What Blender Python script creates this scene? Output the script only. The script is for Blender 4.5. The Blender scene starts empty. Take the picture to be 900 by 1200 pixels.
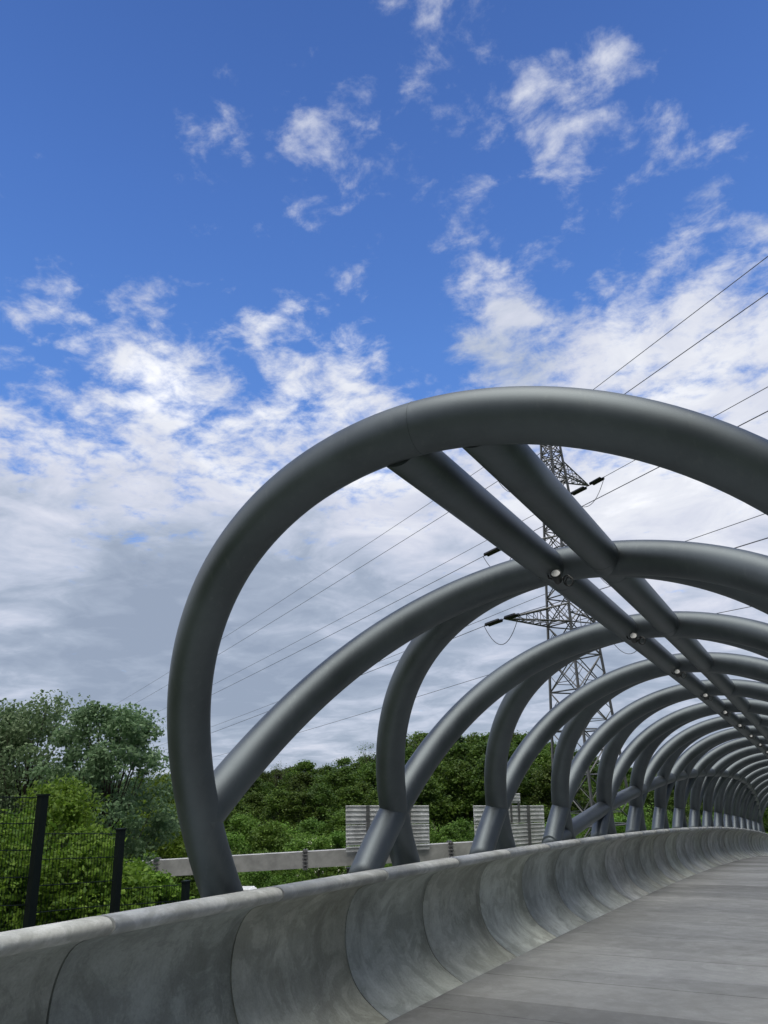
import bpy, bmesh, math, random
from mathutils import Vector, Matrix, noise
R = random.Random(7)
rad = math.radians
scene = bpy.context.scene
COL = scene.collection

# ------------------------------------------------------------------ camera
F = 887.19
CAM = Vector((1.3465, 0.0, 1.55))
YAW, PITCH, ROLL = 0.49454, 0.33783, -0.03498
fw = Vector((-math.sin(YAW)*math.cos(PITCH), math.cos(YAW)*math.cos(PITCH), math.sin(PITCH)))
rt0 = Vector((math.cos(YAW), math.sin(YAW), 0))
up0 = rt0.cross(fw)
rt = rt0*math.cos(ROLL) + up0*math.sin(ROLL)
up = -rt0*math.sin(ROLL) + up0*math.cos(ROLL)
cd = bpy.data.cameras.new('camera')
cam = bpy.data.objects.new('camera', cd); COL.objects.link(cam)
cam.matrix_world = Matrix(((rt.x, up.x, -fw.x, CAM.x), (rt.y, up.y, -fw.y, CAM.y), (rt.z, up.z, -fw.z, CAM.z), (0, 0, 0, 1)))
cd.sensor_fit = 'VERTICAL'; cd.sensor_height = 36.0; cd.lens = 36.0*F/1200.0
cd.clip_start = 0.05; cd.clip_end = 6000
scene.camera = cam

def ray(px, py):
    return (rt*((px-450)/F) + up*((600-py)/F) + fw).normalized()
def at(px, py, dist):                 # a point seen in that direction, at a horizontal distance
    d = ray(px, py); return CAM + d*(dist/math.hypot(d.x, d.y))
def hdir(px, py=909):
    d = ray(px, py); return Vector((d.x, d.y, 0)).normalized()
def plane_hit(px, py, p0, n):
    d = ray(px, py); return CAM + d*((p0-CAM).dot(n)/d.dot(n))

# ------------------------------------------------------------------ helpers
def tag(o, label=None, cat=None, group=None, kind=None):
    if label: o['label'] = label
    if cat: o['category'] = cat
    if group: o['group'] = group
    if kind: o['kind'] = kind
    return o
def empty(name, loc=(0, 0, 0), rz=0.0):
    o = bpy.data.objects.new(name, None); COL.objects.link(o)
    o.location = loc; o.rotation_euler = (0, 0, rz); o.empty_display_size = 0.2
    return o
class MB:
    def __init__(s): s.v = []; s.f = []; s.sm = []
    def quad(s, a, b, c, d, smooth=False):
        n = len(s.v); s.v += [tuple(a), tuple(b), tuple(c), tuple(d)]; s.f.append((n, n+1, n+2, n+3)); s.sm.append(smooth)
    def box(s, c, size, ax=None):
        X, Y, Z = ax or (Vector((1, 0, 0)), Vector((0, 1, 0)), Vector((0, 0, 1)))
        c = Vector(c); n = len(s.v); hx, hy, hz = size[0]/2, size[1]/2, size[2]/2
        for sx, sy, sz in ((-1,-1,-1),(1,-1,-1),(1,1,-1),(-1,1,-1),(-1,-1,1),(1,-1,1),(1,1,1),(-1,1,1)):
            s.v.append(tuple(c + X*hx*sx + Y*hy*sy + Z*hz*sz))
        for q in ((3,2,1,0),(4,5,6,7),(0,1,5,4),(1,2,6,5),(2,3,7,6),(3,0,4,7)):
            s.f.append(tuple(n+k for k in q)); s.sm.append(False)
    def tube(s, pts, r, seg=20, cap=True, smooth=True, closed=False):
        pts = [Vector(p) for p in pts]; N = len(pts)
        rr = r if isinstance(r, (list, tuple)) else [r]*N
        t0 = (pts[1]-pts[0]).normalized()
        u = t0.cross(Vector((0, 0, 1)))
        if u.length < 1e-3: u = t0.cross(Vector((1, 0, 0)))
        u.normalize(); base = len(s.v)
        for i in range(N):
            t = (pts[min(i+1, N-1)] - pts[max(i-1, 0)]).normalized()
            u = (u - t*u.dot(t)).normalized(); w = t.cross(u)
            for k in range(seg):
                a = 2*math.pi*k/seg
                s.v.append(tuple(pts[i] + (u*math.cos(a) + w*math.sin(a))*rr[i]))
        for i in range(N-1):
            for k in range(seg):
                k2 = (k+1) % seg
                s.f.append((base+i*seg+k, base+i*seg+k2, base+(i+1)*seg+k2, base+(i+1)*seg+k)); s.sm.append(smooth)
        if cap:
            s.f.append(tuple(base+k for k in reversed(range(seg)))); s.sm.append(False)
            s.f.append(tuple(base+(N-1)*seg+k for k in range(seg))); s.sm.append(False)
    def bar(s, a, b, r, seg=4): s.tube([a, b], r, seg, True, False)
    def build(s, name, mat, parent=None, inv=None):
        me = bpy.data.meshes.new(name); me.from_pydata(s.v, [], s.f); me.update()
        me.polygons.foreach_set('use_smooth', s.sm)
        me.materials.append(mat)
        o = bpy.data.objects.new(name, me); COL.objects.link(o)
        if parent is not None:
            o.parent = parent
            if inv is not None: me.transform(inv)
        return o
def rebase(parent):                   # vertices are written in world space; bring them to the parent's frame
    m = Matrix.Translation(parent.location) @ parent.rotation_euler.to_matrix().to_4x4()
    return m.inverted()

# ------------------------------------------------------------------ materials
def newmat(name):
    m = bpy.data.materials.new(name); m.use_nodes = True
    nt = m.node_tree; b = nt.nodes['Principled BSDF']
    return m, nt, b
def nd(nt, t, **kw):
    n = nt.nodes.new(t)
    for k, v in kw.items():
        if k in n.inputs: n.inputs[k].default_value = v
        else: setattr(n, k, v)
    return n
def ramp(nt, src, stops):
    n = nt.nodes.new('ShaderNodeValToRGB'); e = n.color_ramp.elements
    while len(e) < len(stops): e.new(0.5)
    for k, (p, c) in enumerate(stops):
        e[k].position = p; e[k].color = (c[0], c[1], c[2], 1) if isinstance(c, (tuple, list)) else (c, c, c, 1)
    nt.links.new(src, n.inputs[0]); return n.outputs[0]
def mixc(nt, fac, a, b, mode='MIX'):
    n = nt.nodes.new('ShaderNodeMix'); n.data_type = 'RGBA'; n.blend_type = mode
    for sock, val in ((n.inputs[0], fac), (n.inputs[6], a), (n.inputs[7], b)):
        if hasattr(val, 'links') or isinstance(val, bpy.types.NodeSocket): nt.links.new(val, sock)
        elif isinstance(val, (tuple, list)): sock.default_value = (val[0], val[1], val[2], 1)
        else: sock.default_value = val
    return n.outputs[2]
def math_(nt, op, a, b=None, c=None, clamp=False):
    n = nt.nodes.new('ShaderNodeMath'); n.operation = op; n.use_clamp = clamp
    for k, val in enumerate((a, b, c)):
        if val is None: continue
        if isinstance(val, bpy.types.NodeSocket): nt.links.new(val, n.inputs[k])
        else: n.inputs[k].default_value = val
    return n.outputs[0]
def noise_(nt, vec, scale, detail=4, rough=0.55, dist=0.0):
    n = nd(nt, 'ShaderNodeTexNoise'); n.inputs['Scale'].default_value = scale
    n.inputs['Detail'].default_value = detail; n.inputs['Roughness'].default_value = rough; n.inputs['Distortion'].default_value = dist
    if vec is not None: nt.links.new(vec, n.inputs['Vector'])
    return n.outputs[0]
def mapping(nt, vec, scale=(1, 1, 1), loc=(0, 0, 0), rot=(0, 0, 0)):
    n = nd(nt, 'ShaderNodeMapping'); n.inputs['Scale'].default_value = scale; n.inputs['Location'].default_value = loc; n.inputs['Rotation'].default_value = rot
    nt.links.new(vec, n.inputs['Vector']); return n.outputs[0]

def steel_paint(name, c, rough, metal=0.3, spec=0.5):
    m, nt, b = newmat(name); b.inputs['Specular IOR Level'].default_value = spec
    tc = nd(nt, 'ShaderNodeTexCoord').outputs['Object']
    n1 = noise_(nt, tc, 1.7, 6, 0.6)
    n2 = noise_(nt, mapping(nt, tc, (14, 14, 3)), 2.0, 5, 0.7)
    n3 = noise_(nt, tc, 160, 2, 0.5)
    col = mixc(nt, ramp(nt, n1, [(0.35, 0), (0.7, 1)]), [x*0.78 for x in c], [x*1.18 for x in c])
    col = mixc(nt, ramp(nt, n2, [(0.56, 0), (0.75, 0.35)]), col, (c[0]*1.5, c[1]*1.45, c[2]*1.35))
    nt.links.new(col, b.inputs['Base Color'])
    b.inputs['Metallic'].default_value = metal
    nt.links.new(ramp(nt, n1, [(0.3, rough-0.05), (0.75, rough+0.09)]), b.inputs['Roughness'])
    bp = nd(nt, 'ShaderNodeBump'); bp.inputs['Strength'].default_value = 0.06; bp.inputs['Distance'].default_value = 0.002
    nt.links.new(n3, bp.inputs['Height']); nt.links.new(bp.outputs[0], b.inputs['Normal'])
    return m
STEEL = steel_paint('grey_steel_paint', (0.114, 0.132, 0.146), 0.48, 0.80)
GALV = steel_paint('galvanised_steel', (0.13, 0.133, 0.14), 0.55, 0.3)
ALU = steel_paint('aluminium_sheet', (0.76, 0.77, 0.78), 0.45, 0.0)
BEAMP = steel_paint('pale_beam_paint', (0.40, 0.40, 0.39), 0.55, 0.0)
BLACKST = steel_paint('dark_green_paint', (0.008, 0.014, 0.013), 0.6, 0.0, 0.12)
LAMPB = steel_paint('lamp_housing', (0.03, 0.032, 0.035), 0.4, 0.3)
def plain(name, c, rough=0.5, metal=0.0):
    m, nt, b = newmat(name)
    tc = nd(nt, 'ShaderNodeTexCoord').outputs['Object']
    col = mixc(nt, noise_(nt, tc, 6, 4), [x*0.85 for x in c], [min(1, x*1.12) for x in c])
    nt.links.new(col, b.inputs['Base Color']); b.inputs['Roughness'].default_value = rough; b.inputs['Metallic'].default_value = metal
    return m
GLASSW = plain('frosted_lamp_glass', (0.66, 0.67, 0.67), 0.5)
INSUL = plain('insulator_black', (0.012, 0.012, 0.014), 0.35)
CABLE = plain('conductor_grey', (0.10, 0.10, 0.11), 0.6, 0.3)
BARK = plain('bark', (0.055, 0.045, 0.035), 0.9)
CARW = plain('white_car_paint', (0.78, 0.79, 0.80), 0.25)
CARG = plain('car_glass', (0.02, 0.025, 0.03), 0.08)
TYRE = plain('tyre_rubber', (0.02, 0.02, 0.02), 0.8)
ASPH = plain('asphalt', (0.05, 0.05, 0.052), 0.9)
PAINTW = plain('road_paint', (0.7, 0.7, 0.68), 0.7)

def concrete(name, base, deck=False):
    m, nt, b = newmat(name)
    tc = nd(nt, 'ShaderNodeTexCoord').outputs['Object']
    oi = nd(nt, 'ShaderNodeObjectInfo').outputs['Random']
    off = nd(nt, 'ShaderNodeCombineXYZ'); nt.links.new(math_(nt, 'MULTIPLY', oi, 37.0), off.inputs[0]); nt.links.new(math_(nt, 'MULTIPLY', oi, 11.0), off.inputs[2])
    va = nd(nt, 'ShaderNodeVectorMath'); va.operation = 'ADD'; nt.links.new(tc, va.inputs[0]); nt.links.new(off.outputs[0], va.inputs[1])
    v = tc if deck else va.outputs[0]
    big = noise_(nt, v, 1.6, 7, 0.62, 0.7)
    mid = noise_(nt, v, 5.5, 6, 0.65, 0.3)
    fine = noise_(nt, v, 60, 4, 0.6)
    blot = noise_(nt, v, 2.6, 9, 0.68, 1.1)
    grit = noise_(nt, v, 260, 2, 0.6)
    c1 = [x*0.66 for x in base]; c2 = [x*1.22 for x in base]
    col = mixc(nt, ramp(nt, big, [(0.30, 0), (0.68, 1)]), c1, c2)
    col = mixc(nt, ramp(nt, mid, [(0.52, 0), (0.66, 0.42)]), col, (base[0]*0.62, base[1]*0.61, base[2]*0.56))
    col = mixc(nt, ramp(nt, mid, [(0.30, 0.35), (0.44, 0.0)]), col, (base[0]*1.4, base[1]*1.42, base[2]*1.45))
    col = mixc(nt, 0.5, col, ramp(nt, fine, [(0.25, 0.38), (0.75, 0.68)]), 'OVERLAY')
    col = mixc(nt, ramp(nt, blot, [(0.49, 0), (0.545, 0.42), (0.70, 0.6)]), col, (base[0]*0.55, base[1]*0.55, base[2]*0.53))
    col = mixc(nt, ramp(nt, blot, [(0.36, 0.3), (0.43, 0.0)]), col, [x*1.3 for x in base])
    # pinholes
    vo = nd(nt, 'ShaderNodeTexVoronoi'); vo.inputs['Scale'].default_value = 34; nt.links.new(v, vo.inputs['Vector'])
    hole = ramp(nt, vo.outputs['Distance'], [(0.03, 1), (0.09, 0)])
    col = mixc(nt, math_(nt, 'MULTIPLY', hole, ramp(nt, mid, [(0.45, 0.0), (0.6, 0.5)])), col, [x*0.35 for x in base])
    if deck:
        col = mixc(nt, 0.55, col, base)
        sep = nd(nt, 'ShaderNodeSeparateXYZ'); nt.links.new(tc, sep.inputs[0])
        wob = math_(nt, 'MULTIPLY', math_(nt, 'SUBTRACT', noise_(nt, tc, 0.7, 3), 0.5), 0.5)
        yy = math_(nt, 'ADD', sep.outputs[1], wob)
        for per, ofs, amt in ((1.391, 0.21, 0.50), (0.86, 0.4, 0.15)):
            cell = math_(nt, 'FLOOR', math_(nt, 'DIVIDE', math_(nt, 'ADD', yy if per < 1 else sep.outputs[1], ofs), per))
            wn = nd(nt, 'ShaderNodeTexWhiteNoise'); wn.noise_dimensions = '1D'; nt.links.new(cell, wn.inputs['W'])
            col = mixc(nt, amt, col, ramp(nt, wn.outputs['Value'], [(0, 0.22), (1, 0.74)]), 'OVERLAY')
        st = noise_(nt, mapping(nt, tc, (0.5, 1.0, 1)), 0.9, 7, 0.6)
        col = mixc(nt, ramp(nt, st, [(0.56, 0), (0.64, 0.38)]), col, [x*1.38 for x in base])
        col = mixc(nt, ramp(nt, st, [(0.32, 0.45), (0.45, 0)]), col, [x*0.6 for x in base])
        fr = math_(nt, 'FRACT', math_(nt, 'DIVIDE', math_(nt, 'ADD', sep.outputs[1], math_(nt, 'MULTIPLY', wob, 0.06)), 1.391))
        line = ramp(nt, math_(nt, 'ABSOLUTE', math_(nt, 'SUBTRACT', fr, 0.5)), [(0.0035, 0.8), (0.0075, 0)])
        col = mixc(nt, math_(nt, 'MULTIPLY', line, ramp(nt, mid, [(0.3, 0.6), (0.6, 1)])), col, [x*0.2 for x in base])
    else:
        st = noise_(nt, mapping(nt, v, (1, 7, 0.7)), 1.3, 5, 0.6)     # run-down streaks
        col = mixc(nt, ramp(nt, st, [(0.54, 0), (0.72, 0.45)]), col, [x*0.62 for x in base])
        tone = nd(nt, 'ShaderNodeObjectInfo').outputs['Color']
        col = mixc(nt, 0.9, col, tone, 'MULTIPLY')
    nt.links.new(col, b.inputs['Base Color'])
    nt.links.new(ramp(nt, mid, [(0.3, 0.62), (0.7, 0.9)]), b.inputs['Roughness'])
    b.inputs['Specular IOR Level'].default_value = 0.35
    bp = nd(nt, 'ShaderNodeBump'); bp.inputs['Strength'].default_value = 0.35; bp.inputs['Distance'].default_value = 0.004
    nt.links.new(math_(nt, 'ADD', fine, math_(nt, 'MULTIPLY', grit, 0.6)), bp.inputs['Height']); nt.links.new(bp.outputs[0], b.inputs['Normal'])
    return m
CONC = concrete('precast_concrete', (0.505, 0.525, 0.505))
COPE = concrete('coping_concrete', (0.50, 0.515, 0.51))
DECKM = concrete('deck_concrete', (0.252, 0.258, 0.254), True)
SEAL = plain('joint_shadow_mastic', (0.03, 0.03, 0.03), 0.9)

def leafmat(name, c1, c2, trans=0.35, vary=1.0):
    m, nt, b = newmat(name)
    g = nd(nt, 'ShaderNodeNewGeometry').outputs['Random Per Island']
    oi = nd(nt, 'ShaderNodeObjectInfo').outputs['Random']
    tc = nd(nt, 'ShaderNodeTexCoord').outputs['Object']
    col = mixc(nt, g, c1, c2)
    col = mixc(nt, 0.5, col, ramp(nt, noise_(nt, tc, 0.45, 3), [(0.35, 0.32), (0.65, 0.68)]), 'OVERLAY')
    hs = nd(nt, 'ShaderNodeHueSaturation'); nt.links.new(col, hs.inputs['Color'])
    nt.links.new(ramp(nt, oi, [(0, 0.490), (0.5, 0.512), (1, 0.500)]), hs.inputs['Hue']); nt.links.new(ramp(nt, oi, [(0, 1-0.30*vary), (0.33, 1+0.45*vary), (0.66, 1-0.05*vary), (1, 1+0.25*vary)]), hs.inputs['Value'])
    nt.links.new(hs.outputs[0], b.inputs['Base Color']); b.inputs['Roughness'].default_value = 0.55
    b.inputs['Specular IOR Level'].default_value = 0.3
    t = nd(nt, 'ShaderNodeBsdfTranslucent'); nt.links.new(hs.outputs[0], t.inputs['Color'])
    mx = nd(nt, 'ShaderNodeMixShader'); mx.inputs[0].default_value = trans
    nt.links.new(b.outputs[0], mx.inputs[1]); nt.links.new(t.outputs[0], mx.inputs[2])
    nt.links.new(mx.outputs[0], nt.nodes['Material Output'].inputs['Surface'])
    return m
L_POP = leafmat('poplar_leaves', (0.10, 0.18, 0.075), (0.25, 0.35, 0.19), 0.42, 0.25)
L_LIME = leafmat('light_green_leaves', (0.075, 0.15, 0.015), (0.20, 0.31, 0.04), 0.48)
L_DARK = leafmat('dark_broadleaf_leaves', (0.04, 0.085, 0.014), (0.125, 0.195, 0.032), 0.4)
L_MID = leafmat('hedge_leaves', (0.07, 0.145, 0.02), (0.16, 0.27, 0.045), 0.4)
L_CON = leafmat('conifer_needles', (0.015, 0.03, 0.016), (0.03, 0.055, 0.025), 0.15)
L_BLOOM = plain('elder_blossom', (0.75, 0.74, 0.62), 0.7)
def groundmat():
    m, nt, b = newmat('grass_ground')
    tc = nd(nt, 'ShaderNodeTexCoord').outputs['Object']
    c = mixc(nt, ramp(nt, noise_(nt, tc, 0.35, 8, 0.7), [(0.35, 0), (0.65, 1)]), (0.035, 0.06, 0.018), (0.075, 0.10, 0.035))
    c = mixc(nt, ramp(nt, noise_(nt, tc, 0.08, 4), [(0.55, 0), (0.7, 0.6)]), c, (0.11, 0.09, 0.06))
    nt.links.new(c, b.inputs['Base Color']); b.inputs['Roughness'].default_value = 0.95
    return m
GRASS = groundmat()

# ------------------------------------------------------------------ bridge geometry (metres, +y along the footbridge)
G, K = -0.02409, 0.0016
def elev(y): return G*y - K*y*y/2
AS = 1.05                                            # canopy is measured from the camera's spot, then set out at true size
def AP(x, s, z):
    p = Vector((x, s, z + elev(s)))
    return CAM + (p-CAM)*AS
SA, SHC, SB, SN, SU, SW = 2.06047, 0.37778, 2.75862, 1.93708, 0.18683, 0.10845
S1, DP, HX, ET, E2, DA = 3.80991, 2.49394, 1.45847, 0.17516, -0.03103, 0.002
ZC = SHC + SB; TL = DP/2/(ZC-HX)
def sec(th):
    c, s = math.cos(th), math.sin(th); e = 2/SN
    return (math.copysign(abs(c)**e, c)*SA*(1+SU*s+SW*s*s), SHC + SB*math.copysign(abs(s)**e, s))
_tab = sorted(((sec(math.pi/2 + k*0.002)[1], sec(math.pi/2 + k*0.002)[0]) for k in range(0, 830)))
def sec_x(z):
    lo, hi = 0, len(_tab)-1
    while hi-lo > 1:
        m = (lo+hi)//2
        if _tab[m][0] < z: lo = m
        else: hi = m
    (z0, x0), (z1, x1) = _tab[lo], _tab[hi]
    return x0 + (x1-x0)*(z-z0)/max(1e-9, z1-z0)
def arch_pts(i, sg, zlo):
    out = []
    th0 = math.pi/2
    while sec(th0)[1] > zlo: th0 += 0.003
    n = 110
    for k in range(n+1):
        th = th0 + (math.pi-2*th0)*k/n                # left foot -> right foot
        x, z = sec(th)
        s = S1 + i*DP + (sg*TL+ET)*(z-HX) + sg*E2*(z-HX)*(z-ZC)
        if i == 0 and sg < 0: s += DA*(z-HX)
        out.append(AP(x, s, z))
    return out
NA = 17
RT, RL = 0.125*AS, 0.116*AS
root = empty('tubular_canopy', (0, S1*AS, elev(S1*AS)))
tag(root, 'dark grey steel canopy of crossing tubular arches over the concrete footbridge', 'canopy')
inv = rebase(root)
def weld(mb, p, t, r):
    t = t.normalized(); u = t.cross(Vector((0, 0.3, 1))).normalized(); w = t.cross(u)
    mb.tube([p + (u*math.cos(a)+w*math.sin(a))*r for a in [2*math.pi*k/40 for k in range(41)]], 0.0014, 6, False)
for i in range(NA):
    for sg in (-1, 1):
        zlo = 0.93 if not (i == 0 and sg > 0) else HX-0.02
        P = arch_pts(i, sg, zlo)
        m = MB(); m.tube(P, RT, 32)
        a = m.build('arch_tube', STEEL, root, inv)
        if i == 0 and sg < 0: a['label'] = 'end arch, the nearest and largest tube'
        if i < 3 and sg < 0:
            w = MB(); k = 55 if i == 0 else 50
            weld(w, P[k], P[k+1]-P[k-1], RT)
            w.build('weld_seam', STEEL, a, inv)
s_end = S1 + (NA-0.5)*DP
s_c0 = S1 - (ZC-HX)*(TL-ET-DA)
ZR = 3.112
for x in (-0.141, 0.255):
    m = MB(); m.tube([AP(x, s_c0 + 0.05 + (s_end-s_c0-0.05)*k/60, ZR) for k in range(61)], RL, 24)
    ridge = m.build('ridge_tube', STEEL, root, inv)
    for i in range(1, 9):
        for e in (-0.20, 0.20):
            sc_ = S1 + (i-0.5)*DP + e + (ZC-HX)*ET
            w = MB(); weld(w, AP(x, sc_, ZR), AP(x, sc_+0.1, ZR)-AP(x, sc_, ZR), RL)
            w.build('weld_seam', STEEL, ridge, inv)
# bracing tube that arcs along the wall of the canopy
BR = [(10.75, 0.99), (11.25, 1.07), (12.52, 1.26), (14.0, 1.48), (15.22, 1.64), (16.52, 1.80), (18.96, 2.07), (21.36, 2.28), (23.9, 2.44), (27.0, 2.57), (29.2, 2.63), (31.5, 2.645), (33.8, 2.61), (36.7, 2.51), (40.2, 2.27), (43.1, 1.90), (44.7, 1.50), (45.6, 1.0)]
def spline(tab, x):
    for k in range(len(tab)-1):
        if x <= tab[k+1][0]: break
    p0 = tab[max(k-1, 0)]; p1 = tab[k]; p2 = tab[k+1]; p3 = tab[min(k+2, len(tab)-1)]
    t = (x-p1[0])/(p2[0]-p1[0]); h = p2[0]-p1[0]
    m1 = (p2[1]-p0[1])/(p2[0]-p0[0])*h; m2 = (p3[1]-p1[1])/(p3[0]-p1[0])*h
    return (2*t**3-3*t*t+1)*p1[1]+(t**3-2*t*t+t)*m1+(-2*t**3+3*t*t)*p2[1]+(t**3-t*t)*m2
for side in (1, -1):
    pts = []
    for k in range(121):
        s = 10.75 + (45.6-10.75)*k/120; z = spline(BR, s)
        pts.append(AP(sec_x(z)*side, s, z))
    m = MB(); m.tube(pts, 0.112*AS, 22); m.build('bracing_tube', STEEL, root, inv)

# ------------------------------------------------------------------ spotlights under the ridge
def make_spot():
    r = empty('spotlight', (0, 0, 0))
    b = MB(); ax = Vector((0.10, -0.85, 0.50)).normalized()
    b.tube([-ax*0.10, -ax*0.085, -ax*0.02, ax*0.0, ax*0.012], [0.026, 0.034, 0.040, 0.043, 0.043], 20)
    ho = b.build('housing', LAMPB, r)
    g = MB(); g.tube([ax*0.0125, ax*0.016], [0.038, 0.036], 20); g.build('lens', GLASSW, r)
    rim = MB(); u = ax.cross(Vector((0, 0, 1))).normalized(); w = ax.cross(u)
    rim.tube([ax*0.014 + (u*math.cos(t)+w*math.sin(t))*0.041 for t in [2*math.pi*k/24 for k in range(25)]], 0.004, 6, False)
    rim.build('rim', LAMPB, r)
    br = MB()
    br.tube([Vector((-0.05, 0.05, -0.02)), Vector((-0.075, 0.05, -0.01)), Vector((-0.085, 0.06, 0.03)), Vector((-0.08, 0.07, 0.09)), Vector((-0.06, 0.08, 0.14))], 0.008, 8)
    br.tube([Vector((0.05, 0.04, -0.02)), Vector((0.02, 0.05, -0.06)), Vector((-0.05, 0.05, -0.02))], 0.007, 8)
    br.build('bracket', LAMPB, r)
    c = MB()
    c.tube([Vector((0.06+0.035*math.cos(t), 0.10+0.01*t, -0.035+0.042*math.sin(t))) for t in [k*0.35 for k in range(0, 30)]], 0.006, 6)
    c.build('cable', LAMPB, r)
    return r
ordinal = ['nearest', 'second', 'third', 'fourth', 'fifth', 'sixth', 'seventh', 'eighth', 'ninth', 'tenth', 'eleventh', 'twelfth', 'thirteenth', 'fourteenth']
proto = make_spot()
def copy_tree(o, parent=None):
    c = o.copy(); COL.objects.link(c); c.parent = parent
    for ch in list(o.children): copy_tree(ch, c)
    return c
for i in range(13):
    o = proto if i == 0 else copy_tree(proto)
    p = AP(-0.045, S1+(i+0.5)*DP+0.0, 2.985); o.location = p; o.scale = (0.88, 0.88, 0.88)
    lab = ('nearest and largest white-faced spotlight under the ridge tubes' if i == 0 else
           '%s white-faced spotlight along the left ridge tube, counted from the nearest' % ordinal[i])
    tag(o, lab, 'spotlight', 'spotlights under the ridge tubes')

# ------------------------------------------------------------------ parapets
PP0, PPD = 2.98834, 1.39120
PROF = [(-1.86, -0.004), (-1.96, 0.048), (-2.05, 0.105), (-2.12, 0.165), (-2.18, 0.245), (-2.22, 0.34), (-2.245, 0.45), (-2.250, 0.56), (-2.238, 0.66), (-2.210, 0.75), (-2.165, 0.83), (-2.105, 0.888), (-2.03, 0.921), (-1.955, 0.938)]
BACK = [(-2.06, 0.955), (-2.44, 0.93), (-2.46, 0.6), (-2.43, 0.3), (-2.33, 0.05), (-2.2, -0.12), (-1.86, -0.2)]
COPP = [(-1.955, 0.936), (-1.90, 0.944), (-1.868, 0.955), (-1.849, 0.972), (-1.842, 0.990), (-1.846, 1.006), (-1.860, 1.020), (-1.885, 1.029), (-1.925, 1.032), (-1.975, 1.029), (-2.02, 1.022), (-2.05, 1.010), (-2.062, 0.99), (-2.062, 0.957)]
def extrude(prof, y0, y1, mirror, n, nsm, grow=0.0, jag=0):
    m = MB(); N = len(prof)
    for k in range(n+1):
        y = y0 + (y1-y0)*k/n
        for (x, z) in prof:
            m.v.append((-x if mirror else x, y, z + elev(y)))
    for k in range(n):
        for j in range(N):
            j2 = (j+1) % N
            q = (k*N+j, k*N+j2, (k+1)*N+j2, (k+1)*N+j)
            m.f.append(q if mirror else q[::-1]); m.sm.append(j < nsm)
    for e, rev in ((0, not mirror), (n, mirror)):
        q = tuple(e*N+j for j in range(N)); m.f.append(q if not rev else q[::-1]); m.sm.append(False)
    return m
def smooth_prof(P, sub=3):
    out = []
    for k in range(len(P)-1):
        p0 = P[max(k-1, 0)]; p1 = P[k]; p2 = P[k+1]; p3 = P[min(k+2, len(P)-1)]
        for j in range(sub):
            t = j/sub
            out.append(tuple(0.5*((2*p1[a])+(-p0[a]+p2[a])*t+(2*p0[a]-5*p1[a]+4*p2[a]-p3[a])*t*t+(-p0[a]+3*p1[a]-3*p2[a]+p3[a])*t**3) for a in (0, 1)))
    out.append(P[-1]); return out
PR = smooth_prof(PROF); CP = smooth_prof(COPP)
LAST = 34
for mirror in (False, True):
    r = empty('concrete_parapet', (2.2 if mirror else -2.2, PP0-3*PPD, elev(PP0-3*PPD)))
    tag(r, 'curved grey precast concrete parapet with rounded coping ' + ('on the right edge of the deck' if mirror else 'along the left edge of the footbridge'), 'parapet')
    iv = rebase(r)
    for j in range(-3, LAST):
        y0 = PP0 + j*PPD; y1 = y0 + PPD; gp = 0.007
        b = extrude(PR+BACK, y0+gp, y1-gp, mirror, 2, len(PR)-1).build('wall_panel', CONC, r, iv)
        TN = {-3: (.74, .77, .78), -2: (.74, .77, .78), -1: (.70, .73, .74), 0: (.66, .70, .71), 1: (.82, .82, .75), 2: (.84, .87, .84), 3: (.88, .89, .83), 4: (1.06, 1.08, 1.02), 5: (.88, .91, .90), 6: (.84, .88, .89), 7: (.98, 1.0, .98)}  # panel tones; nearest ones also darkened to imitate the dimmer light there
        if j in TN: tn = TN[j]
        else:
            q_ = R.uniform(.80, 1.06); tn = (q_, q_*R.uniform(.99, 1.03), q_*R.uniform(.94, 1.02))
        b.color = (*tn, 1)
        c = extrude(CP, y0+gp*1.4, y1-gp*1.4, mirror, 2, len(CP)-1).build('coping', COPE, r, iv); c.color = (.92, .93, .93, 1)
    cs_ = [(-1.955+(x+1.955)*0.72, 0.985+(z-0.985)*0.5) for x, z in CP]
    extrude(cs_, PP0-3*PPD+0.02, PP0+LAST*PPD-0.02, mirror, 40, 0).build('joint_seal', SEAL, r, iv)
    sl = [(x-0.02, z) for x, z in PR[2:]] + [(-2.055, 0.95), (-2.40, 0.9), (-2.42, 0.6), (-2.39, 0.3), (-2.29, 0.06), (-2.0, -0.1)]
    extrude(sl, PP0-3*PPD+0.02, PP0+LAST*PPD-0.02, mirror, 40, 0).build('joint_seal', SEAL, r, iv)
# deck
d = MB(); n = 120; y0, y1 = -4.0, PP0+LAST*PPD
for k in range(n):
    a, b = y0+(y1-y0)*k/n, y0+(y1-y0)*(k+1)/n
    for q in range(8):
        xa, xb = -1.875+3.75*q/8, -1.875+3.75*(q+1)/8
        d.quad((xa, a, elev(a)), (xb, a, elev(a)), (xb, b, elev(b)), (xa, b, elev(b)))
for k in range(n):                                   # underside and edges of the slab
    a, b = y0+(y1-y0)*k/n, y0+(y1-y0)*(k+1)/n
    d.quad((-1.875, b, elev(b)-0.5), (1.875, b, elev(b)-0.5), (1.875, a, elev(a)-0.5), (-1.875, a, elev(a)-0.5))
    for s in (-1.875, 1.875):
        d.quad((s, a, elev(a)-0.5), (s, a, elev(a)), (s, b, elev(b)), (s, b, elev(b)-0.5))
tag(d.build('footbridge_deck', DECKM), kind='structure')

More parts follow.
